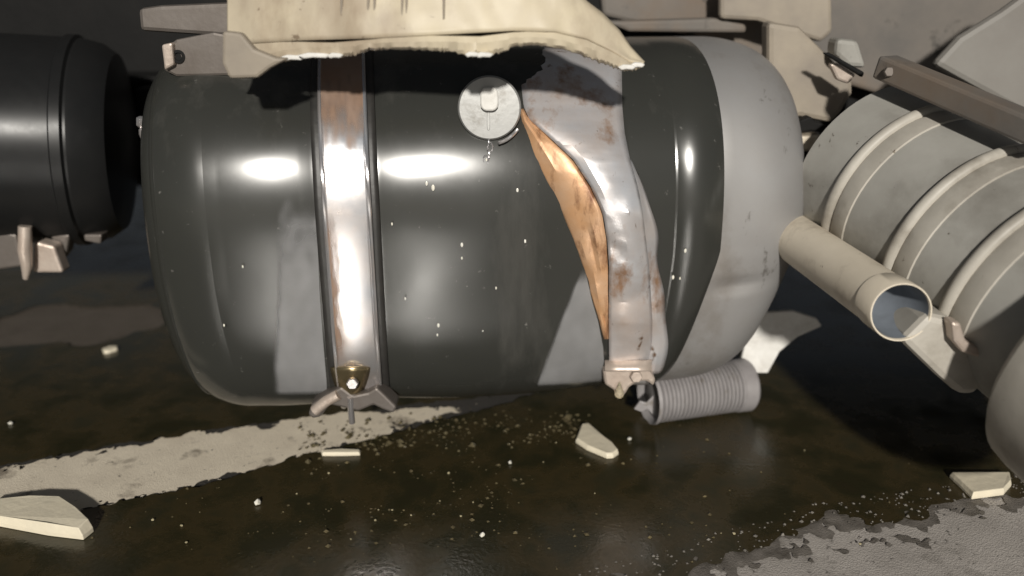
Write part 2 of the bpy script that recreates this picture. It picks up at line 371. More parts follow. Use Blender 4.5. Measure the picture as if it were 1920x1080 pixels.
_t = M_REFL.node_tree; _b = _t.nodes["Principled BSDF"]; _o = [x for x in _t.nodes if x.type == 'OUTPUT_MATERIAL'][0]
_a = _t.nodes.new("ShaderNodeAttribute"); _a.attribute_name = "film_amount"; _tr = _t.nodes.new("ShaderNodeBsdfTransparent"); _mx = _t.nodes.new("ShaderNodeMixShader")
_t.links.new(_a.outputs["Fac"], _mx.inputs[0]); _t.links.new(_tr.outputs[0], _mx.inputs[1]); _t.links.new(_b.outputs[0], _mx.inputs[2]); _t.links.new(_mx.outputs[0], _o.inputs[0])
def dense(tab, n=40):
    y0, y1 = tab[0][0], tab[-1][0]; out = []
    for i in range(n + 1):
        y = y0 + (y1 - y0) * i / n
        out.append((y, lerp_tab([(t[0], t[1]) for t in tab], y) + 2 * nz(y * 0.02, 1, 1), lerp_tab([(t[0], t[2]) for t in tab], y)))
    return out
film(dense([(330, 545, 593), (400, 518, 593), (470, 516, 596), (560, 518, 600), (640, 507, 606), (720, 499, 612), (748, 497, 612)]), "pale grey painted reflection beside the left strap", 16, 190)
film(dense([(500, 1085, 1094), (560, 1062, 1108), (600, 1045, 1120), (650, 1027, 1130), (700, 1011, 1134), (726, 1004, 1136)]), "pale grey triangular painted reflection beside the bent strap", 8, 30)

# left strap
def strap_rows(u0, hw, th0, th1, n, off, wob=0.0, bow=0.0):
    rows = []
    for i in range(n + 1):
        th = th0 + (th1 - th0) * i / n
        rows.append([tp(u0 + hw * q + wob * math.sin(i * 0.7), th, off + bow * (1 - q * q)) for q in (-1, -0.85, -0.6, -0.3, 0, 0.3, 0.6, 0.85, 1)])
    return rows
lin = loft("strap_liner", strap_rows(S1, 0.058, R(150), R(-62), 80, 0.004), M_RUBBER, tank, thick=0.006)
st1 = loft("strap", strap_rows(S1, 0.040, R(150), R(-48), 80, 0.013, bow=0.0015), M_STEEL, tank, thick=0.006)
def thin_out(o, dens):
    at = o.data.attributes.new("film_amount", 'FLOAT', 'POINT'); at.data.foreach_set("value", dens)
qs = [-0.96 + 1.92 * k / 24 for k in range(25)]; rows = []; dens = []
for i in range(121):
    th = R(150) + (R(-46) - R(150)) * i / 120; d = math.degrees(th)
    rows.append([tp(S1 + 0.040 * q, th, 0.0167 + 0.0015 * (1 - q * q)) for q in qs])
    for q in qs:
        g = 0.5 * nz(q * 1.1, th * 2.0, 1.5, 3.0) + 0.35 * nz(q * 3, th * 9, 1.5, 6.0)
        up = sst((d - 30) / 28 + g)
        lf = sst(1.0 - (q + 0.96) / 0.62 + g) * sst((20 - d) / 14) * sst((d + 34) / 16)
        dens.append(min(0.92, max(up, lf)))
thin_out(loft("rust_film", rows, M_RUSTDK, st1), dens)
def make_thin(m):
    t = m.node_tree; b = t.nodes["Principled BSDF"]; o = [x for x in t.nodes if x.type == 'OUTPUT_MATERIAL'][0]
    a = t.nodes.new("ShaderNodeAttribute"); a.attribute_name = "film_amount"; tr = t.nodes.new("ShaderNodeBsdfTransparent"); mx = t.nodes.new("ShaderNodeMixShader")
    t.links.new(a.outputs["Fac"], mx.inputs[0]); t.links.new(tr.outputs[0], mx.inputs[1]); t.links.new(b.outputs[0], mx.inputs[2]); t.links.new(mx.outputs[0], o.inputs[0])
make_thin(M_RUSTDK)
# rolled edges of the strap
for q in (-1, 1):
    rows = [tp(S1 + q * 0.040, R(150) + (R(-58) - R(150)) * i / 80, 0.014) for i in range(81)]
    tube("strap_edge", rows, 0.0042, M_STEEL, st1, seg=8)

# right strap, knocked off its seat and bulging forward
tabL = [(90, 980), (150, 976), (200, 982), (225, 993), (250, 1022), (300, 1076), (350, 1109), (400, 1131), (450, 1139), (500, 1142), (600, 1142), (690, 1142), (720, 1142)]
tabR = [(90, 1165), (150, 1165), (200, 1166), (250, 1170), (300, 1180), (350, 1194), (400, 1204), (450, 1210), (500, 1216), (600, 1222), (690, 1220), (720, 1215)]
tabO = [(150, 985), (200, 975), (230, 978), (260, 988), (300, 1003), (350, 1028), (400, 1053), (450, 1074), (500, 1093), (550, 1108), (600, 1124), (640, 1135)]
tabB = [(90, 0.012), (200, 0.025), (300, 0.055), (400, 0.068), (480, 0.055), (560, 0.035), (640, 0.02), (720, 0.015)]
def lift(px, py, b):
    p = on_tank(px, py); d = (CAM_P - p).normalized(); return p + d * b
rows = []; orows = []
for i in range(91):
    py = 90 + 630 * i / 90; b = lerp_tab(tabB, py); L, Rr = lerp_tab(tabL, py), lerp_tab(tabR, py)
    rows.append([lift(L + (Rr - L) * q, py, b - 0.012 * (q - 0.45) ** 2 * 4 + 0.006 * noise.noise(Vector((q * 2.2, py * 0.014, 4.0))) - 0.004 * max(0, 1 - abs(py - 455 - 60 * q) / 22) - 0.003 * max(0, 1 - abs(py - 575 + 30 * q) / 20)) for q in (0, 0.08, 0.2, 0.35, 0.5, 0.65, 0.8, 0.92, 1)])
st2 = loft("strap", rows, M_SATIN, tank, thick=0.005, sub=0, sharp=18)
st2["label"] = "bent strap standing off the tank"
for i in range(40):
    py = 205 + 430 * i / 39; b = lerp_tab(tabB, py); L = lerp_tab(tabL, py); O = min(lerp_tab(tabO, py), L - 2)
    a = lift(L - 2, py, b - 0.016); z = on_tank(O, py, 0.006)
    orows.append([z.lerp(a, q) + (CAM_P - z).normalized() * (0.010 * math.sin(q * math.pi) + 0.006 * noise.noise(Vector((q * 3, py * 0.02, 7.0))) - 0.004 * max(0, 1 - abs(q - 0.55 - 0.15 * noise.noise(Vector((py * 0.02, 1, 1)))) / 0.16)) for q in (0, 0.1, 0.25, 0.4, 0.55, 0.7, 0.9, 1)])
lin2 = loft("strap_liner", orows, M_RUST, tank, thick=0.004, sub=0, sharp=25)
lin2["label"] = "rusty orange liner peeled from the bent strap"
rows = []
for i in range(30):
    py = 300 + 400 * i / 29; Rr = lerp_tab(tabR, py); b = lerp_tab(tabB, py)
    wv = 5 * math.sin(i * 0.33) + 3 * math.sin(i * 0.8)
    rows.append([lift(Rr - 14, py, b - 0.02), lift(Rr + (10 + wv * 0.5) * min(1.0, 0.1 + i / 12), py, 0.016 + 0.006 * math.sin(i * 0.7)), lift(Rr + (24 + wv) * min(1.0, 0.1 + i / 12), py, 0.006)])
lin3 = loft("strap_liner", rows, M_SATIN, tank, thick=0.004, sub=1)
lin3["label"] = "crumpled pale liner edge"

# fuel beads on the tank's face
bV, bF = [], []
for (px, py, r) in ((866, 459, 3), (866, 484, 2), (984, 452, 4), (978, 438, 3), (912, 300, 2), (822, 610, 3), (820, 628, 2), (812, 352, 4), (800, 344, 3), (970, 357, 3), (735, 420, 2), (905, 620, 2), (640, 250, 2), (455, 500, 2), (420, 610, 2), (760, 560, 2), (930, 540, 2), (1000, 600, 2), (1285, 470, 3), (1262, 520, 3), (1275, 522, 2)):
    c = lift(px, py, 0.012 + 0.002); k = len(bV)
    for i in range(4):
        ph = math.pi * (i + 0.5) / 4
        for j in range(8):
            a = j * math.pi / 4; bV.append(c + Vector((math.cos(a) * math.sin(ph), math.sin(a) * math.sin(ph) * 0.6, math.cos(ph) * 1.8)) * r * 0.00085)
    for i in range(3):
        for j in range(8): bF.append((k + i * 8 + j, k + i * 8 + (j + 1) % 8, k + i * 8 + 8 + (j + 1) % 8, k + i * 8 + 8 + j))
bd = mesh("fuel_beads", bV, bF, M_GLASS, tank); bd["kind"] = "stuff"

# filler cap
cp = on_tank(918, 202); cn = (CAM_P - cp).normalized(); cn = (cn + Vector((0, -0.25, 0.02))).normalized()
capr = 0.058
cp = cp + cn * 0.022
fc = lathe("filler_cap", cp - cn * 0.06, cp + cn, [(0, capr * 0.86), (0.060, capr * 0.86), (0.064, capr), (0.082, capr), (0.088, capr * 0.94), (0.089, capr * 0.5), (0.0895, 0.002)], M_FILL, tank)
u, v = frame(cn)
top = cp + cn * 0.026
upv = (Vector((0, 0, 1)) - cn * cn.z).normalized(); sdv = upv.cross(cn).normalized()
def caprim(cx, cy, wx, wy, h, name, m):
    pts = []
    for k in range(20):
        a = k * math.pi / 10; e = 3.5
        ca, sa = math.cos(a), math.sin(a); rr = (abs(ca) ** e + abs(sa) ** e) ** (-1 / e)
        pts.append(top + sdv * (cx + ca * rr * wx) + upv * (cy + sa * rr * wy))
    return slab(name, pts, cn * h, m, fc, bev=0.003, smooth=True)
caprim(0.0, 0.016, 0.0165, 0.021, 0.018, "cap_handle", M_WHITE)
rib = caprim(-0.002, -0.022, 0.003, 0.018, 0.004, "cap_rib", M_FILL)
for k in range(24):
    pass
# bail and chain of the cap
bp0 = top + sdv * (-0.0) + upv * 0
def capp(px, py, lift_): return lift(px, py, lift_)
tube("cap_bail", [capp(935 + 36 * t, 268 - 26 * t + 5 * math.sin(t * 3.1), 0.03) for t in [i / 8 for i in range(9)]], 0.0032, M_STEEL, fc, seg=8)
for k, (px, py) in enumerate(((914, 262), (919, 276), (915, 290), (911, 300))):
    c = capp(px, py, 0.014); pts = []
    ax = sdv if k % 2 else (sdv * 0.5 + cn * 0.8).normalized()
    for q in range(13):
        a = q * 2 * math.pi / 12; pts.append(c + upv * math.sin(a) * 0.0085 + ax * math.cos(a) * 0.0045)
    tube("chain_link", pts, 0.0016, M_STEEL, fc, seg=6)

# feet of the straps
def foot_left():
    y = on_tank(655, 715).y - 0.012
    b = slab("strap_bracket", ypoly([(577, 778), (584, 758), (610, 740), (640, 726), (662, 742), (690, 736), (706, 727), (722, 742), (744, 764), (738, 776), (716, 768), (700, 760), (672, 772), (640, 764), (618, 760), (602, 782), (586, 786)], y - 0.01), (0, 0.05, 0), M_BRK, tank, 0.005)
    # clamp tongue under the strap's end
    rows = []
    for i in range(9):
        t = i / 8; py = 688 + 62 * t; hw = 36 * (1 - 0.62 * t ** 1.5)
        rows.append([Yp(657 + hw * q, py, y - 0.022 + 0.018 * q * q + 0.02 * t) for q in (-1, -0.6, 0, 0.6, 1)])
    loft("strap_tongue", rows, M_RUST2, b, thick=0.006)
    bolt("bolt", Yp(662, 716, y - 0.02), (0.05, -1, 0.1), 0.012, 0.014, M_STEEL, b)
    tube("threaded_stud", [Yp(657, 745, y - 0.01), Yp(658, 770, y - 0.006), Yp(660, 792, y)], 0.0065, M_STEEL, b, seg=10)
    tube("clamp_pin", [Yp(590, 770, y - 0.016), Yp(612, 752, y - 0.016), Yp(634, 740, y - 0.014)], 0.011, M_PALEBRK, b, seg=10)
M_RUST2 = mat("brown_clamp_steel", (0.20, 0.15, 0.08), 0.25, 0.8, col2=(0.33, 0.27, 0.16), scale=25, amt=0.8)
foot_left()
def foot_right():
    y = on_tank(1180, 690).y - 0.03
    b = slab("strap_bracket", ypoly([(1130, 694), (1160, 684), (1192, 682), (1218, 694), (1230, 712), (1226, 726), (1214, 716), (1196, 716), (1180, 728), (1172, 742), (1158, 746), (1150, 732), (1134, 722)], y), (0, 0.06, 0), M_PALEBRK, tank, 0.006)
    bolt("bolt", Yp(1192, 704, y - 0.002), (0, -1, 0.1), 0.013, 0.012, M_PALEBRK, b)
    rows = []
    for i in range(9):
        t = i / 8
        rows.append([Yp(1134 + 88 * q, 676 + 20 * t, y + 0.01 - 0.02 * math.sin(t * math.pi / 2)) for q in (0, 0.3, 0.7, 1)])
    loft("strap_fold", rows, M_PALEBRK, b, thick=0.005)
foot_right()

# drops hanging from the right strap and the filler
def drop(px, py, y, r, label):
    p = Yp(px, py, y)
    o = lathe("fuel_drop", p + Vector((0, 0, r * 2.4)), p - Vector((0, 0, 1)), [(0, r * 0.15), (r, r * 0.45), (r * 2, r * 0.95), (r * 2.8, r * 0.9), (r * 3.3, r * 0.45), (r * 3.5, 0.0003)], M_FUEL, None, seg=16, origin=p)
    tag(o, label, "fuel drop")
drop(1161, 738, on_tank(1180, 690).y - 0.035, 0.0105, "fat drop of fuel hanging from the right strap bracket")

# ------------------------------------------------------------------ cream fairing above
fair = thing("side_fairing", "broken cream plastic side fairing with ragged lower edge above the fuel tank", "fairing", tuple(Yp(820, 60, -0.2)))
low = [(428, 140), (455, 146), (480, 143), (505, 126), (530, 115), (560, 109), (600, 106), (640, 106), (665, 103), (690, 93), (740, 91), (800, 93), (850, 96), (875, 103), (905, 104), (935, 99), (965, 85), (1010, 83), (1060, 92), (1100, 106), (1140, 121), (1165, 131), (1190, 131), (1207, 122)]
upp = [(428, -60), (1040, -60), (1075, -22), (1100, 4), (1130, 27), (1160, 58), (1180, 88), (1207, 118)]
grv = [(428, 84), (560, 76), (700, 72), (850, 64), (960, 58), (1040, 60), (1100, 74), (1150, 98), (1180, 116), (1207, 120)]
cols = [428 + (1207 - 428) * i / 260 for i in range(261)]
def fy(x, t):   # depth of the fairing's face
    return -0.16 + 0.06 * ((x - 820) / 400) ** 2 * (1 if x > 820 else 1.6) + 0.02 * t
rows = []
for x in cols:
    a, b = lerp_tab(upp, x), min(lerp_tab(grv, x), lerp_tab(low, x) - 3); a = min(a, b - 1)
    rows.append([Yp(x, a + (b - a) * q, fy(x, 1 - q) + 0.006 * nz(x * 0.01, q, 2.0)) for q in (0, 0.2, 0.4, 0.6, 0.8, 0.93, 1)])
loft("upper_panel", rows, M_CREAM, fair, thick=0.006)
rows = []
for x in cols:
    g = min(lerp_tab(grv, x), lerp_tab(low, x) - 3); b = lerp_tab(low, x) + 2.5 * nz(x * 0.11, 2, 1) + 4.5 * nz(x * 0.33, 5, 1)
    dp = max(0.0, 0.016 * (1 - abs(x - 625) / 95)) + max(0.0, 0.02 * (1 - abs(x - 900) / 90))
    y0 = fy(x, 0)
    rows.append([Yp(x, g + 1 + dp * 330, y0 + 0.004), Yp(x, g + 2.5 + dp * 330, y0 - 0.003), Yp(x, g + (b - g) * 0.45, y0 - 0.008 + 0.004 * nz(x * 0.03, 3, 1)), Yp(x, g + (b - g) * 0.8, y0 - 0.006 + 0.006 * nz(x * 0.05, 1, 1)), Yp(x, b - 1.5, y0 - 0.002), Yp(x, b, y0 + 0.002)])
loft("lower_lip", rows, M_CREAM, fair, thick=0.003, sharp=20)
loft("groove_backing", [[Yp(x, lerp_tab(grv, x) + q, fy(x, 0) + 0.022) for q in (-6, 14)] for x in cols if 500 < x < 1010], M_DARK, fair, thick=0.003)
for x in (640, 690, 702, 754, 762, 832):
    slab("louvre_rib", ypoly([(x - 3, -40), (x + 3, -40), (x + 2, 36), (x - 2, 38)], fy(x, 0.6) - 0.009), (0, 0.018, 0), M_MOUNT, fair, 0.002)
# frayed fibres along the torn lip
for i, (x, y, wd) in enumerate(((548, 108, 26), (590, 104, 34), (628, 104, 16), (885, 102, 14), (908, 103, 18), (1176, 126, 18), (1196, 122, 14))):
    yy = fy(x, 0) - 0.016
    slab("torn_edge", ypoly([(x - wd, y), (x - wd * 0.4, y - 5), (x + wd * 0.5, y - 4), (x + wd, y - 1), (x + wd * 0.6, y + 5), (x - wd * 0.1, y + 4), (x - wd * 0.6, y + 6)], yy), (0, 0.012, 0), M_WHITE, fair, 0.002)

# left end bracket, dim, between the fairing and the black tank
brk = thing("fairing_bracket", "dim grey steel mounting bracket at the fairing's left end", "bracket", tuple(Yp(370, 90, 0.06)))
slab("bracket_plate", ypoly([(305, 92), (330, 74), (400, 60), (432, 66), (470, 132), (440, 142), (330, 144), (306, 132)], 0.06), (0, 0.02, 0), M_BRK, brk, 0.005)
slab("bracket_flange", ypoly([(258, 16), (300, 10), (436, 4), (436, 70), (262, 58)], 0.10), (0, 0.02, 0), M_BRK, brk, 0.008)
slab("bracket_lip", ypoly([(302, 84), (322, 80), (326, 122), (308, 132)], 0.045), (0, 0.03, 0), M_PALEBRK, brk, 0.004)
lathe("bolt_hole", Yp(334, 106, 0.058), Yp(334, 106, -0.2), [(0, 0.012), (0.003, 0.012), (0.0035, 0.007), (-0.002, 0.006)], M_DARK, brk, seg=20)
slab("bracket_shade_fold", ypoly([(416, 58), (452, 62), (476, 92), (516, 108), (540, 110), (506, 128), (482, 146), (430, 148), (416, 120)], -0.165), (0, 0.02, 0), M_MOUNT, brk, 0.008)  # brown fold by the bracket, its tone standing for shadow on the fairing's end

# ------------------------------------------------------------------ black air tank on the left
air = thing("air_tank", "black painted air tank hanging left of the fuel tank", "air tank", (-1.05, 0.35, 0.45))
a0 = D(-420, 250, 1.88); a1 = D(246, 268, 2.06); L = (a1 - a0).length
lathe("tank_body", a0, a1, [(0, 0.24), (L - 0.16, 0.24), (L - 0.09, 0.238)], M_BLACK, air, cap=False)
lathe("end_dome", a0, a1, [(L - 0.09, 0.238), (L - 0.05, 0.229), (L - 0.02, 0.207), (L - 0.004, 0.13), (L + 0.004, 0.07), (L + 0.006, 0.002)], M_BLACK, air, cap=False)
lathe("weld_band", a0, a1, [(L - 0.125, 0.238), (L - 0.12, 0.246), (L - 0.10, 0.246), (L - 0.095, 0.238)], M_BLACK, air, cap=False)
slab("hanger", ypoly([(-40, 420), (30, 440), (42, 500), (-40, 512)], 0.3), (0, 0.05, 0), M_BRK, air, 0.006)
slab("hanger", ypoly([(62, 452), (100, 462), (118, 512), (60, 512)], 0.29), (0, 0.04, 0), M_PALEBRK, air, 0.006)
slab("hanger", ypoly([(90, 436), (130, 440), (124, 474), (112, 490)], 0.33), (0, 0.04, 0), M_BRK, air, 0.006)
slab("hanger", ypoly([(156, 440), (190, 440), (188, 458), (158, 452)], 0.33), (0, 0.04, 0), M_BRK, air, 0.004)
tube("drain_valve", [Yp(47, 424, 0.27), Yp(47, 470, 0.265), Yp(50, 498, 0.265), Yp(48, 522, 0.27)], 0.013, M_PALEBRK, air, seg=12, taper=[0.014, 0.015, 0.012, 0.006])
# small bright valve between the tanks
vlv = thing("pipe_fitting", "tiny bright metal fitting in the dark gap left of the fuel tank", "fitting", tuple(Yp(265, 232, 0.12)))
lathe("fitting_nut", Yp(265, 218, 0.12), Yp(265, 240, 0.12), [(0, 0.004), (0.003, 0.009), (0.018, 0.009), (0.022, 0.005)], M_STEEL, vlv, seg=6)
lathe("fitting_tail", Yp(267, 240, 0.12), Yp(268, 262, 0.12), [(0, 0.004), (0.003, 0.007), (0.012, 0.007), (0.024, 0.003)], M_STEEL, vlv, seg=12)

# ------------------------------------------------------------------ chassis behind
ch = thing("truck_chassis", "dark truck frame running behind the tanks", "truck frame", (0, 0.95, 0.5))
def box(name, x0, x1, y0, y1, z0, z1, m, parent, bev=0.006):
    return slab(name, [(x0, y0, z0), (x1, y0, z0), (x1, y0, z1), (x0, y0, z1)], (0, y1 - y0, 0), m, parent, bev)
box("frame_rail", -4, 4, 0.86, 0.94, 0.42, 0.72, M_DARK, ch)
box("rail_flange", -4, 4, 0.80, 0.858, 0.70, 0.72, M_DARK, ch)
box("rail_flange", -4, 4, 0.80, 0.858, 0.42, 0.44, M_DARK, ch)
box("underbody", -4, 4, 0.98, 1.6, 0.55, 2.6, M_DARK, ch, 0.02)
for x in (-0.95, -0.35, 0.3, 0.9): box("outrigger", x - 0.03, x + 0.03, 0.70, 0.799, 0.46, 0.70, M_DARK, ch)

# dusty bodywork at upper right
bod = thing("body_panels", "dusty grey-brown bodywork panels above and behind the ribbed canister", "bodywork", tuple(Yp(1600, 40, 0.5)))
slab("rear_panel", ypoly([(1120, -60), (2150, -60), (2150, 330), (1560, 150), (1300, 70), (1130, 30)], 0.62), (0, 0.05, 0), M_CHGREY, bod, 0.01)
slab("diagonal_panel", ypoly([(1752, 122), (1800, 70), (1880, 20), (1990, -60), (2150, -60), (2150, 330), (1920, 215)], 0.30), (0, 0.03, 0), M_PANEL, bod, 0.012)
slab("brown_plate", ypoly([(1350, -40), (1560, -40), (1562, 60), (1540, 80), (1420, 40), (1350, 36)], 0.50), (0, 0.03, 0), M_MOUNT, bod, 0.01)
slab("cross_bar", ypoly([(1130, 40), (1340, 34), (1400, 46), (1400, 62), (1180, 60)], 0.52), (0, 0.05, 0), M_CHGREY, bod, 0.008)
slab("grey_block", ypoly([(1570, 72), (1610, 76), (1626, 128), (1590, 126), (1566, 104)], 0.28), (0, 0.06, 0), M_CAN, bod, 0.01)

# beige mount between the tank's end and the canister
mt = thing("canister_mount", "beige mounting arm between the tank's end and the ribbed canister", "bracket", tuple(Yp(1550, 200, 0.25)))
slab("mount_arm", ypoly([(1440, 40), (1500, 50), (1546, 96), (1600, 150), (1600, 176), (1578, 212), (1560, 232), (1500, 220), (1440, 240)], 0.34), (0, 0.06, 0), M_MOUNT, mt, 0.012)
slab("mount_rod", ypoly([(1544, 100), (1556, 99), (1622, 136), (1618, 146)], 0.22), (0, 0.014, 0), M_DARK, mt, 0.004)
slab("mount_tab", ypoly([(1556, 120), (1574, 118), (1606, 140), (1592, 158), (1570, 150)], 0.24), (0, 0.02, 0), M_PALEBRK, mt, 0.005)
slab("clamp_jaw", ypoly([(1490, 246), (1500, 226), (1520, 218), (1530, 228), (1552, 236), (1548, 250), (1520, 246), (1500, 250)], 0.26), (0, 0.03, 0), M_DARK, mt, 0.004)
slab("clamp_bar", ypoly([(1484, 256), (1544, 254), (1534, 284), (1480, 284)], 0.245), (0, 0.05, 0), M_PIPE, mt, 0.005)
slab("clamp_jaw", ypoly([(1478, 296), (1486, 288), (1530, 288), (1528, 300), (1492, 302), (1484, 314)], 0.26), (0, 0.03, 0), M_DARK, mt, 0.004)

# ------------------------------------------------------------------ ribbed canister
can = thing("ribbed_canister", "grey ribbed metal canister tilted down at the right edge", "canister", tuple(D(1700, 380, 1.6)))
k0 = D(1604, 296, 1.84); k1 = D(1905, 512, 1.50); ka = (k1 - k0).normalized(); L = (k1 - k0).length
RC = 0.19
def along(px, py):     # station on the axis nearest to a picked point
    r = ray(px, py).normalized(); w0 = k0 - CAM_P; b = ka.dot(r); d = ka.dot(w0); e = r.dot(w0)
    return (b * e - d) / (1 - b * b)
lathe("canister_shell", k0, k1, [(0.05, 0.10), (0.05, RC - 0.012), (0.058, RC), (0.66, RC), (0.675, RC * 0.98)], M_CAN, can, cap=True)
for (px, py) in ((1715, 358), (1835, 448), (1940, 540)):
    s = along(px, py)
    prof = [(s - 0.013, RC - 0.001)] + [(s - 0.011 * math.cos(q), RC + 0.010 * math.sin(q)) for q in [math.pi * i / 8 for i in range(9)]] + [(s + 0.02, RC + 0.004), (s + 0.05, RC + 0.003), (s + 0.052, RC - 0.001)]
    lathe("rib", k0, k1, prof, M_CANLT, can, cap=False)
s = along(2090, 662)
lathe("end_drum", k0, k1, [(s - 0.01, 0.10), (s - 0.008, 0.235), (s + 0.004, 0.247), (s + 0.03, 0.25), (s + 0.10, 0.25), (s + 0.125, 0.23), (s + 0.14, 0.15), (s + 0.145, 0.01)], M_CANLT, can)
# clamp foot under the canister
slab("clamp_foot", ypoly([(1690, 640), (1740, 590), (1790, 600), (1800, 628), (1852, 668), (1846, 720), (1830, 742), (1800, 742), (1760, 708)], D(1770, 660, 1.40).y), (0, 0.10, 0), M_CANLT, can, 0.012)
slab("clamp_ear", ypoly([(1784, 604), (1802, 606), (1812, 640), (1850, 660), (1848, 676), (1806, 662), (1788, 640)], D(1770, 660, 1.37).y), (0, 0.03, 0), M_PALEBRK, can, 0.005)
# side rail in front of the canister's top
r0, r1 = D(1640, 125, 1.62), D(1960, 262, 1.36); rd = (r1 - r0).normalized(); ru = Vector((0, 0, 1)) - rd * rd.z; ru.normalize(); rn = rd.cross(ru)
pts = [r0 + ru * 0.022 + rn * 0.0, r1 + ru * 0.022, r1 - ru * 0.022, r0 - ru * 0.022]
rl = thing("grey_rail", "grey flat steel rail sloping across the top of the ribbed canister", "rail", tuple(r0))
slab("rail_bar", pts, rn * (0.05 if rn.y > 0 else -0.05), M_CHGREY, rl, 0.006)
bolt("bolt", r0 + rd * 0.03 - Vector((0, 0.004, 0)), (0, -1, 0.2), 0.010, 0.008, M_BRK, rl)
# outlet pipe
pp = thing("outlet_pipe", "short beige pipe with open end below the ribbed canister", "pipe", tuple(D(1600, 510, 1.55)))
p0 = D(1468, 432, 1.80); p1 = D(1690, 586, 1.38); RP = 0.0475
pa = (p1 - p0).normalized(); pu, pv = frame(pa); pn = (pa * 0.9 + (CAM_P - p1).normalized() * 0.35).normalized()
def pring(c, r, cut):
    out = []
    for k in range(56):
        d = (pu * math.cos(k * math.pi / 28) + pv * math.sin(k * math.pi / 28)) * r
        out.append(c + d + (pa * (-(d.dot(pn)) / pa.dot(pn)) if cut else Vector((0, 0, 0))))
    return out
loft("pipe_wall", [pring(p0, RP, 0), pring(p0.lerp(p1, 0.55), RP, 0), pring(p1 - pa * 0.05, RP, 1)], M_PIPE, pp, close=True)
loft("pipe_collar", [pring(p1 - pa * 0.052, RP - 0.001, 1), pring(p1 - pa * 0.048, RP + 0.002, 1), pring(p1 - pa * 0.003, RP + 0.002, 1), pring(p1, RP + 0.001, 1), pring(p1, RP - 0.001, 1), pring(p1 - pa * 0.006, RP - 0.002, 1)], M_PIPE, pp, close=True)
loft("pipe_bore", [pring(p1 - pa * 0.004, RP - 0.0021, 1), pring(p1 - pa * 0.10, RP - 0.006, 1), pring(p1 - pa * 0.14, 0.004, 1)], M_PIPEIN, pp, close=True)

# ------------------------------------------------------------------ corrugated hose on the road
h0 = G(1222, 806); h1 = G(1402, 780); RH = 0.060
h0.z = h1.z = RH + 0.008; h0 += Vector((0, 0.03, 0)); h1 += Vector((0, 0.03, 0))
hs = thing("corrugated_hose", "short grey corrugated hose lying under the fuel tank's right end", "hose", (h0.x, h0.y, 0))
L = (h1 - h0).length; prof = []; n = 21
for i in range(n):
    t0 = 0.005 + (L - 0.04) * i / n; dt = (L - 0.04) / n
    for q, r in ((0.0, -0.009), (0.18, -0.007), (0.35, 0.0), (0.65, 0.0), (0.82, -0.007)): prof.append((t0 + dt * q, RH + r))
lathe("hose_body", h0, h1, prof, M_HOSE, hs, seg=48, cap=True, sharp=60)
lathe("hose_cuff", h0, h1, [(L - 0.04, RH - 0.004), (L - 0.034, RH + 0.002), (L - 0.006, RH + 0.003), (L, RH - 0.001), (L, RH - 0.008), (L - 0.02, RH - 0.009)], M_HOSE, hs, seg=48, cap=False)
lathe("hose_lip", h0, h1, [(0.004, RH - 0.012), (-0.004, RH - 0.004), (-0.008, RH + 0.002), (0.0, RH + 0.003), (0.006, RH - 0.004)], M_HOSE, hs, seg=48, cap=False)
slab("torn_tab", [h0 + Vector((-0.004, -0.05, 0.03)), h0 + Vector((-0.020, -0.052, 0.012)), h0 + Vector((-0.034, -0.050, 0.016)), h0 + Vector((-0.046, -0.048, -0.006)), h0 + Vector((-0.030, -0.050, -0.012)), h0 + Vector((-0.016, -0.052, -0.004)), h0 + Vector((-0.004, -0.052, -0.018))], (0, 0.006, 0), M_HOSE, hs, 0.002)

# ------------------------------------------------------------------ debris
def shard(name, px, th, m, label, cat, tilt=0.0, group=None):
    P = [G(a, b, 0.012) for a, b in px]; c = sum(P, Vector()) / len(P); n = len(P)
    V = []; 
    for p in P:
        q = c + (p - c); q.z = 0.012 + th * 0.25 + tilt * (p.x - c.x) + 0.002 * nz(p.x * 30, p.y * 30, 1); V.append(q)
    for p in P:
        q = c + (p - c) * 0.94; q.z = 0.012 + th + tilt * (p.x - c.x) + 0.25 * th * nz(p.x * 30, p.y * 30, 1, 3); V.append(q)
    B = []
    for p in P:
        q = p.copy(); q.z = 0.0085; B.append(q)
    V = B + V
    Fc = [tuple(range(n))] + [(l * n + i, l * n + (i + 1) % n, (l + 1) * n + (i + 1) % n, (l + 1) * n + i) for l in (0, 1) for i in range(n)] + [tuple(2 * n + i for i in range(n))]
    o = mesh(name, V, Fc, m, None, False, origin=(c.x, c.y, 0.008)); bevel(o, 0.0015)
    tag(o, label, cat, group); return o
shard("plastic_shard", [(1079, 828), (1090, 800), (1102, 798), (1132, 824), (1148, 836), (1160, 850), (1150, 857), (1138, 858), (1100, 842)], 0.010, M_CREAM2, "pointed cream plastic shard below the right strap", "shard")
shard("plastic_shard", [(1780, 893), (1893, 892), (1896, 910), (1882, 926), (1822, 934), (1804, 916)], 0.012, M_CREAM2, "flat cream plastic shard with straight edge lying under the ribbed canister", "shard")
shard("plastic_shard", [(-40, 962), (0, 950), (60, 945), (118, 946), (150, 968), (176, 994), (156, 1010), (90, 1002), (0, 985), (-40, 984)], 0.022, M_CREAM2, "rounded cream plastic shard on the near edge of the painted line", "shard")
shard("plastic_strip", [(602, 848), (640, 845), (676, 846), (675, 852), (640, 853), (604, 853)], 0.006, M_CREAM2, "thin pale plastic strip beside the painted line's end", "strip")
shard("plastic_strip", [(192, 657), (206, 652), (221, 651), (220, 656), (205, 661), (195, 662)], 0.006, M_CREAM2, "small pale plastic strip on the wet road beneath the black air tank", "strip")
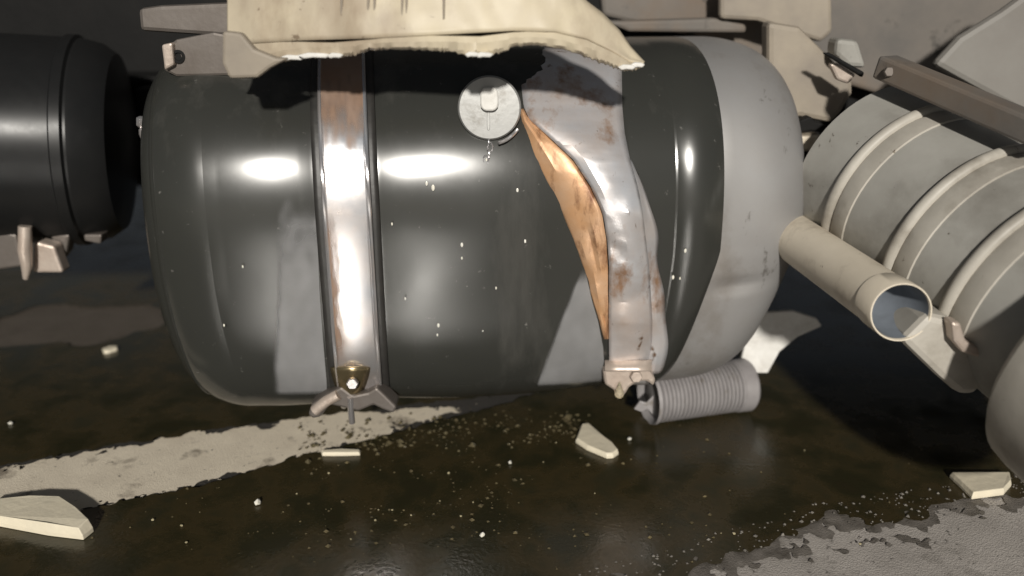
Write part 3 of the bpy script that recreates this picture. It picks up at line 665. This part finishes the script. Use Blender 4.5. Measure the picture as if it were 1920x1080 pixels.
# white panel added in place of a bright patch of ground behind the tank
wp = [D(1384, 700, 2.03), D(1398, 640, 2.015), D(1404, 604, 2.005), D(1436, 586, 1.99), D(1486, 583, 1.98), D(1532, 598, 1.975), D(1542, 612, 1.98), D(1496, 632, 1.99), D(1462, 660, 2.01), D(1440, 700, 2.03)]
tag(slab("bright_patch_panel", wp, (0, 0.012, 0), M_WHITE, None, 0.003, origin=tuple(wp[0])), "white panel added for a bright patch of ground behind the tank's right end", "panel")

def frag(px, py, r, label, group, m, seed):
    random.seed(seed); c = G(px, py, 0.008); V = []; Fc = []
    bm = bmesh.new(); bmesh.ops.create_icosphere(bm, subdivisions=1, radius=r)
    for v_ in bm.verts: v_.co *= random.uniform(0.65, 1.2); v_.co.z *= 0.7
    zm = min(v_.co.z for v_ in bm.verts)
    me = bpy.data.meshes.new("glass_fragment"); bm.to_mesh(me); bm.free(); me.materials.append(m)
    o = bpy.data.objects.new("glass_fragment", me); link(o); o.location = (c.x, c.y, 0.0085 - zm); tag(o, label, "glass fragment", group)
for i, (px, py, r, lb) in enumerate((
    (484, 945, 0.0085, "largest white glass fragment on the wet road in front of the left strap"),
    (905, 1006, 0.006, "yellowish glass fragment nearest the photograph's lower edge"),
    (20, 796, 0.006, "white glass fragment on the wet road just beyond the painted line"),
    (1180, 826, 0.005, "white glass fragment between the pointed shard and the hose"),
    (956, 870, 0.005, "white glass fragment in the puddle left of the pointed shard"))):
    frag(px, py, r, lb, None, M_GLASS, 100 + i)
random.seed(11)
tiny = [(617, 888), (712, 955), (735, 958), (770, 965), (655, 1015), (700, 975), (840, 890), (866, 968), (826, 938), (890, 940), (1115, 927), (1022, 870), (1375, 1000), (1355, 1002), (1610, 1020), (340, 985), (290, 975), (350, 1022), (560, 925), (1030, 800), (1060, 815), (1042, 830), (1510, 848)]
for i, (px, py) in enumerate(tiny):
    frag(px + random.uniform(-4, 4), py + random.uniform(-3, 3), random.uniform(0.0016, 0.0034), "tiny pale glass crumb scattered on the wet road", "glass crumbs scattered over the wet road", M_CRUMB, 200 + i)

# loose grit
def grit(name, n, pick, m, rmin, rmax, seed):
    random.seed(seed); V = []; Fc = []; pw = 3.0 if 'wet' in name or 'drop' in name else 1.0
    base = [(1, 0, 0), (-1, 0, 0), (0, 1, 0), (0, -1, 0), (0, 0, 1), (0, 0, -1)]
    fs = [(0, 2, 4), (2, 1, 4), (1, 3, 4), (3, 0, 4), (2, 0, 5), (1, 2, 5), (3, 1, 5), (0, 3, 5)]
    for i in range(n):
        x, y, z = pick(); r = (rmin + (rmax - rmin) * random.random() ** pw) * random.choice((0.6, 0.8, 1, 1.3)); a = random.random() * 6.28; k = len(V)
        for bx, by, bz in base:
            q = r * random.uniform(0.7, 1.2)
            V.append((x + (bx * math.cos(a) - by * math.sin(a)) * q, y + (bx * math.sin(a) + by * math.cos(a)) * q, z + bz * q * 0.7 + r * 0.2))
        Fc += [tuple(k + j for j in f) for f in fs]
    me = bpy.data.meshes.new(name); me.from_pydata(V, [], Fc); me.materials.append(m)
    o = bpy.data.objects.new(name, me); link(o); o["kind"] = "stuff"; o["label"] = "fine loose road grit"; return o
def pick_dry():
    while True:
        x, y = random.uniform(0.0, 1.9), random.uniform(-1.2, 0.25)
        if -0.25 < dry_side(x, y) < 0.06: return x, y, 0.008 if puddle_field(x, y) > 0 else 0.0
def pick_wet():
    while True:
        x, y = random.gauss(-0.12, 0.32), random.gauss(-0.12, 0.13)
        if puddle_field(x, y) > 0 and y < 0.25 and nz(x, y, 7, 2) > -0.05: return x, y, 0.008
def pick_drip():
    while True:
        px = random.uniform(560, 1110); py = 835 - (px - 560) * 0.06 + random.gauss(0, 16); p = G(px, py)
        if nz(p.x, p.y, 12, 4) > -0.15: return p.x, p.y, 0.008
M_GRIT = mat("road_grit", (0.24, 0.22, 0.19), 0.8, col2=(0.10, 0.09, 0.08), scale=60)
M_WGRIT = mat("wet_grit", (0.16, 0.13, 0.07), 0.12, col2=(0.06, 0.05, 0.03), scale=60)
grit("loose_grit", 2200, pick_dry, M_GRIT, 0.0012, 0.0040, 5)
M_DROP = mat("fuel_droplets", (0.14, 0.12, 0.07), 0.06, col2=(0.07, 0.055, 0.03), scale=40)
grit("fuel_droplets", 600, pick_drip, M_DROP, 0.0008, 0.0075, 9)
grit("wet_grit", 420, pick_wet, M_WGRIT, 0.0008, 0.0055, 6)
